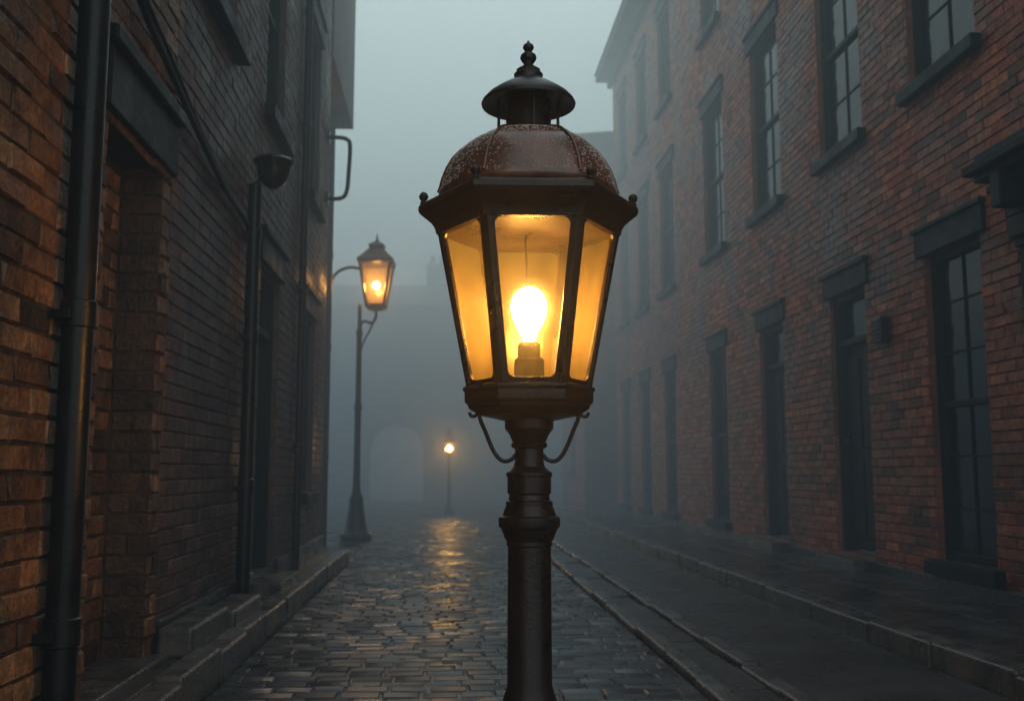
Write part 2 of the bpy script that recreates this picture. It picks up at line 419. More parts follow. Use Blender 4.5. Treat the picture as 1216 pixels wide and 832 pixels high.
def slabs(name, x0, x1, Y0, Y1, nx, ly, zt, seed):
    rg = random.Random(seed); bl = []
    w = (x1 - x0) / nx
    for i in range(nx):
        y = Y0 - rg.uniform(0, ly)
        while y < Y1:
            bl.append((x0 + i * w + .004, x0 + (i + 1) * w - .004, max(y, Y0) + .004, min(y + ly, Y1) - .004, -0.028, zt + rg.uniform(-.004, .004))); y += ly
    bl = [b for b in bl if b[3] - b[2] > .02]
    o = mk(name, *boxes(bl), M_slab); bevel(o, 0.006, 2); return structure(o)
slabs('pavement', 2.665, 3.84, -1, 35.6, 2, 0.8, 0.115, 6)
kerb('pavement_kerb', -1.20, -1.07, 0, 11.38, -0.028, 0.15, 0.75, None, 8, 0.012)
slabs('pavement', -1.385, -1.205, 0, 11.38, 1, 0.7, 0.135, 9)

# ------------------------------------------------------------------ right terrace building
def right_building():
    X = 3.85; Y0, Y1, H = 0.5, 22.3, 10.3
    root = thing('brick_building', (X, (Y0 + Y1) / 2, 0), 'long three storey red brick terrace with dark sash windows', 'building')
    cy = [7.25, 9.25, 11.5, 13.85, 16.9, 19.0, 21.1]
    kinds = ['w', 'd', 'd', 'w', 'w', 'w', 'w']
    holes = []
    rh = 0.08
    for y, k in zip(cy, kinds):
        z0 = 0.32 if k == 'w' else 0.24
        holes.append((y - .42, y + .42, z0, 2.72))
        holes.append((y - .52, y + .52, 4.16, 6.32)); holes.append((y - .48, y + .48, 7.52, 9.28))
    for y in (4.9, 2.6):
        holes.append((y - .52, y + .52, 4.16, 6.32)); holes.append((y - .48, y + .48, 7.52, 9.28))
    holes.append((4.9, 5.9, 0.24, 2.56))
    A = Acc(); fr = lambda s, z, n: (X - n, s, z)
    sheet(A, fr, Y0, Y1, 0, H, holes, 1, 0.17, 2)
    bricks(A, fr, Y0, Y1, 0.16, H - .1, holes, 0.225, rh, j=.009, proud=.006, pj=.004, jit=.003, seed=11, sd=.28)
    for p in ([(X, Y1, 0), (12, Y1, 0), (12, Y1, H), (X, Y1, H)], [(X, Y0, 0), (12, Y0, 0), (12, Y0, H), (X, Y0, H)], [(12, Y0, 0), (12, Y1, 0), (12, Y1, H), (12, Y0, H)]):
        A.quad(p, 2)
    part(mk('wall', A.V, A.F, [M_brick_r, M_mortar_d, M_bt_r], False, A.M, A.T), root)
    part(bevel(mk('plinth', *boxes([(X - .035, X - .001, a, b, 0.0, 0.2) for a, b in ((Y0, 4.8), (6.1, cy[1] - .5), (cy[1] + .5, cy[2] - .5), (cy[2] + .5, Y1))]), M_slab), .008), root)
    part(bevel(mk('cornice', *boxes([(X - .12, X - .012, Y0, Y1 + .1, H - .34, H - .12), (X - .36, X + .1, Y0, Y1 + .3, H - .11, H + .05)]), M_trim), .01), root)
    part(mk('roof', [(X - .4, Y0, H + .055), (X - .4, Y1 + .35, H + .055), (X + 4, Y1 - 1, H + 2.4), (X + 4, Y0, H + 2.4), (12.2, Y0, H + .055), (12.2, Y1 + .35, H + .055)],
            [(0, 1, 2, 3), (3, 2, 5, 4), (1, 5, 2), (0, 3, 4)], M_roof), root)
    for y, k in zip(cy, kinds):
        if k == 'w': add_window(root, X, y, 0.32, .84, 2.4, 2, 6)
        else: add_door(root, X, y, 0.24, .84, 2.48)
        add_window(root, X, y, 4.16, 1.04, 2.16, 2, 4); add_window(root, X, y, 7.52, .96, 1.76, 2, 4)
    for y in (4.9, 2.6):
        add_window(root, X, y, 4.16, 1.04, 2.16, 2, 4); add_window(root, X, y, 7.52, .96, 1.76, 2, 4)
    add_door(root, X, 5.4, 0.24, 1.0, 2.32)
    sb = []
    for y in (4.75, 6.05):
        sb += [(X - .15, X - .012, y - .15, y + .15, .12, .45), (X - .11, X - .013, y - .12, y + .12, .45, 2.46), (X - .13, X - .012, y - .14, y + .14, 2.46, 2.52), (X - .16, X - .012, y - .16, y + .16, 2.52, 2.66)]
        sb += [(X - .32, X - .162, y - .06, y + .06, 2.70, 2.93)]
    sb += [(X - .16, X - .014, 4.57, 6.23, 2.665, 2.80), (X - .20, X - .013, 4.55, 6.25, 2.802, 2.85), (X - .24, X - .012, 4.50, 6.30, 2.853, 2.90), (X - .30, X - .013, 4.46, 6.34, 2.932, 2.98), (X - .36, X - .012, 4.42, 6.38, 2.982, 3.05), (X - .30, X - .011, 4.48, 6.32, 3.052, 3.12)]
    part(bevel(mk('door_surround', *boxes(sb), M_trim), .01, 3), root)
    return root
right_building()
vb = thing('wall_vent', (3.84, 8.42, 2.2), 'small dark iron vent box on a red brick wall', 'vent')
part(bevel(mk('vent_box', *boxes([(3.74, 3.838, 8.30, 8.48, 2.12, 2.34)]), M_ironblack), .01), vb)
part(mk('vent_slats', *boxes([(3.73, 3.739, 8.32, 8.46, 2.15 + i * .035, 2.165 + i * .035) for i in range(5)]), M_trim), vb)

def plain_building(name, label, x0, x1, y0, y1, H, mat, face, holes, ridge=2.0, wins=True, chim=None):
    root = thing(name, ((x0 + x1) / 2, (y0 + y1) / 2, 0), label, 'building')
    A = Acc()
    fx0 = lambda s, z, n: (x0 - n, s, z); fx1 = lambda s, z, n: (x1 + n, s, z); fy0 = lambda s, z, n: (s, y0 - n, z); fy1 = lambda s, z, n: (s, y1 + n, z)
    sheet(A, fx0, y0, y1, 0, H, holes if face == 'x-' else [], 0, .13, 0)
    sheet(A, fx1, y0, y1, 0, H, holes if face == 'x+' else [], 0, .13, 0)
    sheet(A, fy0, x0, x1, 0, H, holes if face == 'y-' else [], 0, .13, 0)
    sheet(A, fy1, x0, x1, 0, H, [], 0, .13, 0)
    part(mk('wall', A.V, A.F, [mat], False, A.M, A.T), root)
    e = .2; xm = (x0 + x1) / 2; ym = (y0 + y1) / 2
    if face == 'y-':
        V = [(x0 - e, y0 - e, H), (x1 + e, y0 - e, H), (x1 + e, y1 + e, H), (x0 - e, y1 + e, H), (x0 + 1, ym, H + ridge), (x1 - 1, ym, H + ridge)]
        F = [(0, 1, 5, 4), (2, 3, 4, 5), (1, 2, 5), (3, 0, 4), (0, 3, 2, 1)]
    else:
        V = [(x0 - e, y0 - e, H), (x1 + e, y0 - e, H), (x1 + e, y1 + e, H), (x0 - e, y1 + e, H), (xm, y0, H + ridge), (xm, y1, H + ridge)]
        F = [(0, 1, 4), (1, 2, 5, 4), (2, 3, 5), (3, 0, 4, 5), (0, 3, 2, 1)]
    ro = part(mk('roof', V, F, M_roof), root)
    if chim:
        for (cx, cy, cz) in chim:
            c = mk('chimney', *boxes([(cx - .4, cx + .4, cy - .3, cy + .3, H + .1, cz), (cx - .46, cx + .46, cy - .36, cy + .36, cz, cz + .12), (cx - .28, cx - .08, cy - .1, cy + .1, cz + .12, cz + .5), (cx + .08, cx + .28, cy - .1, cy + .1, cz + .12, cz + .5)]), mat)
            c.parent = ro
    for (a, b, c, d) in holes:
        if not wins: break
        if face == 'x-': add_window(root, x0, (a + b) / 2, c, round(b - a, 2), round(d - c, 2))
        elif face == 'x+': add_window(root, x1, (a + b) / 2, c, round(b - a, 2), round(d - c, 2), flip=True)
        else:
            o = add_window(root, (a + b) / 2, y0, c, round(b - a, 2), round(d - c, 2)); o.rotation_euler[2] = math.pi / 2
    return root
plain_building('brick_house', 'lower plain brick house standing beyond the end of the terrace', 3.2, 12, 23.0, 27.5, 9.0, M_bt_r, 'x-', [(24.6, 25.6, 1.0, 3.0), (24.6, 25.6, 4.0, 6.0), (24.6, 25.6, 6.8, 8.2)], .5)

def end_building():
    y = 36.0
    root = plain_building('archway_building', 'wide old building closing the street with an arched passage', -14, 14, y, 44, 7.0, M_stucco, 'y-',
        [(-5.9, -4.9, 1, 3), (-4.2, -3.2, 4.0, 5.6), (-.2, .8, 1.0, 3.0), (-.2, .8, 4.0, 5.6), (2.2, 3.2, 1.0, 3.0), (2.2, 3.2, 4.0, 5.6), (4.6, 5.6, 4.0, 5.6), (-6.6, -5.6, 4.0, 5.6), (-2.1, -1.1, 4.0, 5.6)], 1.5, True, [(-.4, 38.5, 8.9), (5, 39, 9.2)])
    cx = -1.75; r = 0.95; zs = 1.7
    arc = [(cx - r * math.cos(math.pi * i / 20), zs + r * math.sin(math.pi * i / 20)) for i in range(21)]
    V = [(cx - r, y - .02, 0)] + [(a, y - .02, b) for a, b in arc] + [(cx + r, y - .02, 0)]
    part(mk('passage', V, [tuple(range(len(V)))], surf('passage_light', (.6, .64, .66), (.8, .83, .85))), root)  # flat pale sheet, painted bright for the light seen through the arch
    V = []; F = []
    pts = [(cx - r, 0)] + arc + [(cx + r, 0)]; out = [(cx - r - .22, 0)] + [(cx + (a - cx) * (r + .22) / r, zs + (b - zs) * (r + .22) / r) for a, b in arc] + [(cx + r + .22, 0)]
    for (a, b), (c, d) in zip(pts, out): V += [(a, y - .12, b), (c, y - .12, d), (c, y - .001, d), (a, y - .021, b)]
    for i in range(len(pts) - 1):
        k = i * 4
        F += [(k, k+4, k+5, k+1), (k+1, k+5, k+6, k+2), (k, k+3, k+7, k+4)]
    part(mk('arch_ring', V, F, M_slab), root)
end_building()

# ------------------------------------------------------------------ left buildings
XL = -1.39
def left_near():
    root = thing('brick_building', (XL, 2, 0), 'old orange brick building with a bricked-up doorway', 'building')
    Y0, Y1, H = -0.5, 4.97, 8.0
    hole = (4.03, 4.82, 0.16, 2.44)
    A = Acc(); fr = lambda s, z, n: (XL + n, s, z)
    rh = 0.095; bw = 0.27
    sheet(A, fr, Y0, Y1, 0, H, [hole], 1, 0.0, 1)
    bricks(A, fr, Y0, Y1, 0.14, H, [hole], bw, rh, j=.014, proud=.010, jit=.005, seed=21, pj=.006, sd=.28)
    fr2 = lambda s, z, n: (XL - .20 + n, s, z)
    sheet(A, fr2, 4.03, 4.82, 0.1, 2.46, [], 1)
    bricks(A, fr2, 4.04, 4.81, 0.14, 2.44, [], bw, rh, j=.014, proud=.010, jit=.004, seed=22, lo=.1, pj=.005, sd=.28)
    fj = lambda s, z, n: (s, 4.82 - n, z)
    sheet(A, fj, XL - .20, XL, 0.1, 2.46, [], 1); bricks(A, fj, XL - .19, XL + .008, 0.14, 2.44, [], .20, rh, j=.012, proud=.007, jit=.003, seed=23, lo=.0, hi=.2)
    fk = lambda s, z, n: (s, 4.03 + n, z)
    sheet(A, fk, XL - .20, XL, 0.1, 2.46, [], 1); bricks(A, fk, XL - .19, XL + .008, 0.14, 2.44, [], .20, rh, j=.014, jit=.004, seed=24)
    for p in ([(XL, Y0, 0), (-8, Y0, 0), (-8, Y0, H), (XL, Y0, H)], [(-8, Y0, 0), (-8, Y1, 0), (-8, Y1, H), (-8, Y0, H)]): A.quad(p, 2)
    part(mk('wall', A.V, A.F, [M_brick_o, M_mortar_o, M_bt_d], False, A.M, A.T), root)
    part(bevel(mk('lintel', *boxes([(XL - .195, XL + .04, 3.93, 4.95, 2.46, 2.72), (XL + .001, XL + .07, 3.90, 4.97, 2.723, 2.79)]), M_trim), .01), root)
    part(bevel(mk('doorstep', *boxes([(XL - .19, XL + .1, 3.95, 4.9, 0.05, 0.155)]), M_stone), .012), root)
    part(mk('roof', [(XL + .25, Y0, H + .02), (XL + .25, Y1, H + .02), (-4.7, Y1, H + 1.8), (-4.7, Y0, H + 1.8), (-8, Y0, H), (-8, Y1, H)], [(0, 1, 2, 3), (3, 2, 5, 4), (0, 3, 4), (1, 5, 2)], M_roof), root)
left_near()

def downpipe(label, x, y, z0, z1, r, clips, wall_x, mat=M_ironblack):
    root = thing('drainpipe', (x, y, z0), label, 'drainpipe')
    o = mk('pipe', *tube([(x, y, z0), (x, y, z1)], r, 24), mat); autosmooth(o); part(o, root)
    for z in clips:
        V, F = revolve([(r + .0005, z - .045), (r + .007, z - .04), (r + .007, z + .05), (r + .0005, z + .055)], 24, 0, x, y)
        o = autosmooth(mk('collar', V, F, mat)); part(o, root)
        part(bevel(mk('clip', *boxes([(min(wall_x, x), max(wall_x, x), y - r - .03, y + r + .03, z - .02, z + .012)]), mat), .003), root)
    return root
downpipe('thick black iron drainpipe clamped to an orange brick wall', XL + .08, 3.60, .13, 4.6, .055, (0.45, 1.55, 3.4), XL + .012)
downpipe('black iron pipe running up a sooty brick wall', XL + .07, 6.75, .13, 2.95, .045, (0.9, 1.9, 2.6), XL + .012)
downpipe('thin black drainpipe on a sooty brick wall', XL + .05, 9.2, .13, 7.6, .035, (1.2, 2.7, 4.2, 5.8), XL + .012)
downpipe('iron drainpipe at the corner of a jettied house', -1.64, 13.8, .0, 5.85, .04, (1.2, 2.7, 4.0), -1.69)

def left_far():
    root = thing('brick_building', (XL, 8, 0), 'sooty dark brick building with tall shuttered openings', 'building')
    Y0, Y1, H = 4.98, 11.38, 8.9
    holes = [(7.4, 8.25, .24, 2.56), (9.7, 10.5, 0.8, 2.56), (5.5, 6.3, 3.76, 5.6), (7.4, 8.2, 3.76, 5.6), (9.7, 10.5, 3.76, 5.6), (7.4, 8.2, 6.48, 8.0), (9.7, 10.5, 6.48, 8.0)]
    A = Acc(); fr = lambda s, z, n: (XL + n, s, z)
    sheet(A, fr, Y0, Y1, 0, H, holes, 1, .17, 2)
    bricks(A, fr, Y0, Y1, 0.16, H, holes, .23, .08, j=.008, proud=.006, pj=.003, jit=.002, seed=31, sd=.2)
    for p in ([(XL, Y1, 0), (-8, Y1, 0), (-8, Y1, H), (XL, Y1, H)], [(XL, Y0, 0), (-8, Y0, 0), (-8, Y0, H), (XL, Y0, H)], [(-8, Y0, 0), (-8, Y1, 0), (-8, Y1, H), (-8, Y0, H)]): A.quad(p, 2)
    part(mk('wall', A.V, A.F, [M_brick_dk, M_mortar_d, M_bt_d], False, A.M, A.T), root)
    part(mk('roof', [(XL + .2, Y0, H + .02), (XL + .2, Y1, H + .02), (-4.7, Y1, H + 1.8), (-4.7, Y0, H + 1.8), (-8, Y0, H), (-8, Y1, H)], [(0, 1, 2, 3), (3, 2, 5, 4), (0, 3, 4), (1, 5, 2)], M_roof), root)
    add_door(root, XL, 7.825, .24, .85, 2.32, True)
    for h in holes[1:]: add_window(root, XL, (h[0] + h[1]) / 2, h[2], round(h[1] - h[0], 2), round(h[3] - h[2], 2), flip=True)
    part(bevel(mk('plinth', *boxes([(XL + .001, XL + .04, Y0, 7.3, .0, .3), (XL + .001, XL + .04, 8.36, Y1, .0, .3)]), M_slab), .01), root)
    part(bevel(mk('doorstep', *boxes([(XL + .042, XL + .21, 4.9, 5.7, .13, .27), (XL + .042, XL + .24, 5.72, 6.5, .13, .24)]), M_stone), .02, 3), root)
left_far()

def jetty():
    root = thing('jettied_house', (-1.7, 12.7, 0), 'tall house whose upper storeys jut out over the street', 'building')
    A = Acc(); Y0, Y1 = 11.4, 14.0; ZJ = 5.9
    f0 = lambda s, z, n: (-1.7 + n, s, z); f1 = lambda s, z, n: (XL + .02 + n, s, z)
    sheet(A, f0, Y0, Y1, 0, ZJ, [], 0); sheet(A, f1, Y0, Y1, ZJ, 11.5, [], 0)
    A.quad([(-1.7, Y0, ZJ), (XL + .02, Y0, ZJ), (XL + .02, Y1, ZJ), (-1.7, Y1, ZJ)], 0)
    for y in (Y0, Y1):
        A.quad([(-1.7, y, 0), (-9, y, 0), (-9, y, ZJ), (-1.7, y, ZJ)], 0); A.quad([(XL + .02, y, ZJ), (-9, y, ZJ), (-9, y, 11.5), (XL + .02, y, 11.5)], 0)
    part(mk('wall', A.V, A.F, [M_bt_d], False, A.M, A.T), root)
    part(mk('roof', [(XL + .2, Y0, 11.5), (XL + .2, Y1, 11.5), (-4.7, Y1, 13), (-4.7, Y0, 13), (-9, Y0, 11.4), (-9, Y1, 11.4)], [(0, 1, 2, 3), (3, 2, 5, 4), (0, 3, 4), (1, 5, 2)], M_roof), root)
    add_window(root, -1.66, 12.7, 1.3, .8, 1.7, flip=True, sill=False, lintel=False)
jetty()

lp = thing('wall_bracket', (XL, 11.2, 4.8), 'black iron pipe bracket looping out from a wall', 'bracket')
P = [(XL - .02, 11.2, 4.82), (XL + .12, 11.2, 4.82), (XL + .22, 11.2, 4.80), (XL + .26, 11.2, 4.72), (XL + .25, 11.2, 4.4), (XL + .23, 11.2, 4.18), (XL + .16, 11.2, 4.1), (XL - .02, 11.2, 4.1)]
part(autosmooth(mk('pipe', *tube(smooth_path(P, 6), .024, 12), M_ironblack)), lp)
for z in (4.82, 4.1): part(bevel(mk('wall_plate', *boxes([(XL + .011, XL + .03, 11.13, 11.27, z - .07, z + .07)]), M_ironblack), .004), lp)

cb = thing('wall_cable', (XL, 5.4, 2.8), 'black cables sagging along a brick wall', 'cable')
for k, (dz, dx, r) in enumerate(((0, .05, .018), (.09, .04, .011))):
    P = [(XL + dx, 3.75, 3.6 + dz), (XL + dx, 3.9, 3.25 + dz), (XL + dx, 4.2, 3.04 + dz), (XL + dx, 4.7, 2.92 + dz), (XL + dx, 5.3, 2.8 + dz * .7), (XL + dx, 5.9, 2.70 + dz * .5), (XL + dx, 6.5, 2.66 + dz * .3), (XL + dx, 6.72, 2.62)]
    part(autosmooth(mk('cable', *tube(smooth_path(P, 8), r, 8), M_ironblack)), cb)
wy = 6.75
wl = thing('wall_lamp', (XL, wy, 3), 'unlit dark wall lamp on a curved iron arm', 'lamp')
part(autosmooth(mk('arm', *tube(smooth_path([(XL + .07, wy, 2.91), (XL + .08, wy, 2.96), (XL + .12, wy, 2.99), (XL + .17, wy, 3.0)], 6), .02, 10), M_ironblack)), wl)
V, F = revolve([(.03, 2.93), (.06, 2.95), (.09, 2.985), (.11, 3.03), (.118, 3.08), (.135, 3.10), (.138, 3.12), (.115, 3.14), (.06, 3.155), (.02, 3.165), (.001, 3.17)], 28, 0, XL + .19, wy)
part(autosmooth(mk('lamp_shade', V, F, M_ironblack)), wl)

# ------------------------------------------------------------------ foreground lantern
GR = 'old street lamps along a foggy lane'
def main_lamp():
    cx, cy = 0.25, 3.0
    root = thing('street_lamp', (cx, cy, 0), 'large six-sided iron street lamp with rusty wet dome, lit bulb', 'street lamp', GR)
    def rev(name, prof, n=48, ang=0, mat=M_iron, sm=35):
        o = mk(name, *revolve(prof, n, ang, cx, cy), mat); autosmooth(o, sm); return part(o, root)
    face = math.radians(268); h6 = face + math.pi / 6
    rev('post', [(.16, .0), (.16, .05), (.13, .08), (.12, .25), (.10, .3), (.085, .32), (.066, .38), (.064, .780), (.068, .784), (.068, .796), (.072, .801), (.080, .822), (.084, .832), (.090, .837), (.092, .843), (.092, .862), (.088, .867), (.080, .871), (.074, .890), (.070, .898), (.070, .912), (.062, .916),
                 (.060, .932), (.0655, .937), (.0655, .984), (.069, .988), (.069, .998), (.060, 1.003), (.047, 1.016), (.043, 1.033), (.043, 1.068), (.052, 1.072), (.055, 1.083), (.050, 1.088), (.060, 1.112), (.073, 1.128), (.075, 1.175)], 64, 0, M_iron, 24)
    o = rev('lantern_base', [(.06, 1.150), (.078, 1.153), (.15, 1.168), (.183, 1.188), (.187, 1.200), (.194, 1.205), (.196, 1.212), (.196, 1.238), (.202, 1.243), (.202, 1.252), (.188, 1.260), (.06, 1.261)], 6, h6, M_iron, 20); bevel(o, .003)
    o = rev('eave', [(.262, 1.722), (.286, 1.724), (.290, 1.742), (.300, 1.758), (.322, 1.776), (.336, 1.787), (.342, 1.797), (.342, 1.812), (.334, 1.821), (.312, 1.827), (.280, 1.838), (.255, 1.843)], 6, h6, M_iron, 20); bevel(o, .003)
    dp = [(.272, 1.833), (.280, 1.842), (.278, 1.856), (.272, 1.872), (.265, 1.900), (.252, 1.933), (.234, 1.965), (.208, 1.992), (.172, 2.016), (.135, 2.031), (.10, 2.039), (.088, 2.041)]
    V = []; F = []; n = 96
    def drad(r, a):
        k = ((a - h6) % (math.pi / 3)) / (math.pi / 3) * 2 - 1
        return r * (1 - 0.04 * (1 - k * k))
    for (r, z) in dp:
        for i in range(n):
            a = 2 * math.pi * i / n + h6; V.append((cx + drad(r, a) * math.cos(a), cy + drad(r, a) * math.sin(a), z))
    for j in range(len(dp) - 1):
        for i in range(n):
            a = j * n + i; b = j * n + (i + 1) % n; F.append((a, b, b + n, a + n))
    F.append(tuple(reversed(range((len(dp) - 1) * n, len(dp) * n))))
    M = [0] * len(F); rg = random.Random(5)
    cnt = 0
    while cnt < 7500:
        t = rg.uniform(2.0, len(dp) - 1.01); j = int(t); f = t - j
        r = dp[j][0] * (1 - f) + dp[j+1][0] * f; z = dp[j][1] * (1 - f) + dp[j+1][1] * f
        if rg.random() > r / .27: continue
        a = rg.uniform(0, 2 * math.pi)
        if mnoise.noise(Vector((math.cos(a) * r * 9, math.sin(a) * r * 9, z * 12))) * .7 + rg.uniform(-.45, .45) + (z - 1.94) * 2.6 < 0.0: continue
        dr = dp[j+1][0] - dp[j][0]; dz = dp[j+1][1] - dp[j][1]
        nn = Vector((dz * math.cos(a), dz * math.sin(a), -dr)).normalized()
        c = Vector((cx + drad(r, a) * math.cos(a), cy + drad(r, a) * math.sin(a), z))
        s = rg.choice((.0009, .0012, .0015, .0019, .0026))
        u = nn.cross(Vector((0, 0, 1))).normalized(); w2 = nn.cross(u)
        k = len(V)
        for i in range(6):
            b = i * math.pi / 3; V.append(tuple(c + (u * math.cos(b) + w2 * math.sin(b)) * s - nn * .0005))
        for i in range(6):
            b = i * math.pi / 3; V.append(tuple(c + (u * math.cos(b) + w2 * math.sin(b)) * s * .7 + nn * s * .65))
        V.append(tuple(c + nn * s * .95))
        for i in range(6):
            q = (i + 1) % 6
            F.append((k + i, k + q, k + 6 + q, k + 6 + i)); F.append((k + 6 + i, k + 6 + q, k + 12)); M += [1, 1]
        cnt += 1
    o = mk('dome', V, F, [M_dome, M_drop], True, M); part(o, root)
    for i in range(6):
        a = h6 + i * math.pi / 3
        P = [(cx + (r + .001) * math.cos(a), cy + (r + .001) * math.sin(a), z + .001) for r, z in dp[2:]]
        part(autosmooth(mk('dome_seam', *tube(P, .006, 8), M_dome)), root)
        kx, ky = cx + .325 * math.cos(a), cy + .325 * math.sin(a)
        V, F = revolve([(.004, 1.812), (.012, 1.822), (.008, 1.830), (.013, 1.836), (.015, 1.844), (.011, 1.853), (.004, 1.858), (.001, 1.859)], 16, 0, kx, ky)
        part(autosmooth(mk('knob', V, F, M_iron)), root)
    rev('chimney', [(.095, 2.036), (.096, 2.046), (.088, 2.053), (.076, 2.057), (.071, 2.065), (.070, 2.165)], 48)
    rev('chimney_cap', [(.06, 2.155), (.10, 2.150), (.138, 2.138), (.146, 2.138), (.148, 2.144), (.144, 2.152), (.128, 2.170), (.105, 2.187), (.080, 2.203), (.060, 2.213), (.048, 2.222), (.044, 2.232), (.046, 2.240), (.040, 2.246), (.02, 2.248)], 64, 0, M_iron, 50)
    rev('finial', [(.036, 2.245), (.038, 2.255), (.026, 2.264), (.016, 2.270), (.014, 2.276), (.021, 2.284), (.026, 2.294), (.024, 2.304), (.014, 2.313), (.010, 2.317), (.015, 2.323), (.018, 2.330), (.015, 2.338), (.006, 2.345), (.003, 2.352), (.0005, 2.354)], 32, 0, M_iron, 60)
    for i in range(4):
        a = math.radians(5) + i * math.pi / 2
        x, y = cx + .094 * math.cos(a), cy + .094 * math.sin(a)
        part(autosmooth(mk('cap_rod', *tube([(x, y, 2.03), (x, y, 2.152)], .005, 10), M_iron)), root)
    zt, zb, rt, rb = 1.735, 1.252, .274, .182
    for i in range(6):
        a = h6 + i * math.pi / 3
        er = Vector((math.cos(a), math.sin(a), 0)); et = Vector((-math.sin(a), math.cos(a), 0)); V = []
        for z, r in ((zb, rb), (zt, rt)):
            c = Vector((cx, cy, z)) + er * r
            for (p, q) in ((.008, -.012), (.008, .012), (-.004, .022), (-.018, .016), (-.018, -.016), (-.004, -.022)):
                V.append(tuple(c + er * p + et * q))
        F = [(k, (k + 1) % 6, (k + 1) % 6 + 6, k + 6) for k in range(6)] + [tuple(range(6)), tuple(range(6, 12))]
        part(bevel(mk('corner_bar', V, F, M_iron), .002), root)
    ap = math.cos(math.pi / 6)
    for i in range(6):
        a = face + i * math.pi / 3
        er = Vector((math.cos(a), math.sin(a), 0)); et = Vector((-math.sin(a), math.cos(a), 0))
        hb, ht = rb * .5, rt * .5
        def q(x, t, n=0.0):
            r = rb + (rt - rb) * t; z = zb + (zt - zb) * t
            return Vector((cx, cy, z)) + er * (r * ap - .004 + n) + et * x
        ob = [(-hb, .0), (hb, .0), (ht, 1.0), (-ht, 1.0)]
        mg = .026; tz = .04; rc = .022; hgt = zt - zb
        inner = []
        def wid(t): return (hb + (ht - hb) * t) - mg
        corners = [(-1, tz, 180), (1, tz, 270), (1, 1 - tz * .6, 0), (-1, 1 - tz * .6, 90)]
        for (sx, t, a0) in corners:
            tt = t + (rc / hgt if t < .5 else -rc / hgt)
            ccx = sx * (wid(tt) - rc)
            for k in range(6):
                an = math.radians(a0 + 90 * k / 5)
                inner.append((ccx + rc * math.cos(an), tt + rc * math.sin(an) / hgt))
        V = [tuple(q(x, t, .004)) for x, t in ob] + [tuple(q(x, t, .004)) for x, t in inner]
        F = []
        for c in range(4):
            for k in range(5): F.append((c, 4 + c * 6 + k + 1, 4 + c * 6 + k))
            n = (c + 1) % 4
            F.append((c, n, 4 + n * 6, 4 + c * 6 + 5))
        fr = mk('pane_frame', V, F, M_iron); sm = fr.modifiers.new('s', 'SOLIDIFY'); sm.thickness = .008; sm.offset = 0
        part(fr, root)
        V = [tuple(q(x * .97, t, -.004)) for x, t in ob]
        part(mk('glass_pane', V, [(0, 1, 2, 3)], M_glassb if er.y > 0.1 else M_glass), root)
    prof = [(.014, 1.390), (.018, 1.398), (.022, 1.412), (.032, 1.432), (.044, 1.452), (.052, 1.473), (.0555, 1.495), (.053, 1.518), (.044, 1.539), (.030, 1.553), (.012, 1.561), (.0005, 1.5625)]
    rev('bulb', prof, 32, 0, M_bulb, 80)
    rev('bulb_holder', [(.02, 1.262), (.048, 1.263), (.048, 1.335), (.043, 1.342), (.036, 1.345), (.036, 1.384), (.032, 1.388), (.02, 1.392)], 8, math.radians(22.5), M_holder, 30)
    part(autosmooth(mk('hanging_wire', *tube([(cx - .008, cy, 1.738), (cx - .010, cy, 1.70), (cx - .006, cy, 1.62), (cx - .006, cy, 1.560)], .0034, 8), M_holder)), root)
    fd = face + math.pi / 2
    for sgn in (-1, 1):
        ex = Vector((math.cos(fd) * sgn, math.sin(fd) * sgn, 0))
        def w(r, z): return Vector((cx, cy, z)) + ex * r
        P = [w(.152, 1.176), w(.146, 1.152), w(.132, 1.120), w(.115, 1.078), w(.098, 1.048), w(.078, 1.032), w(.055, 1.036), w(.040, 1.052)]
        part(autosmooth(mk('scroll_bracket', *tube(smooth_path(P, 6), .0065, 10), M_iron)), root)
        P = [w(.152, 1.176), w(.165, 1.166), w(.176, 1.168), w(.180, 1.178)]
        part(autosmooth(mk('scroll_bracket', *tube(smooth_path(P, 6), .0055, 10), M_iron)), root)
main_lamp()

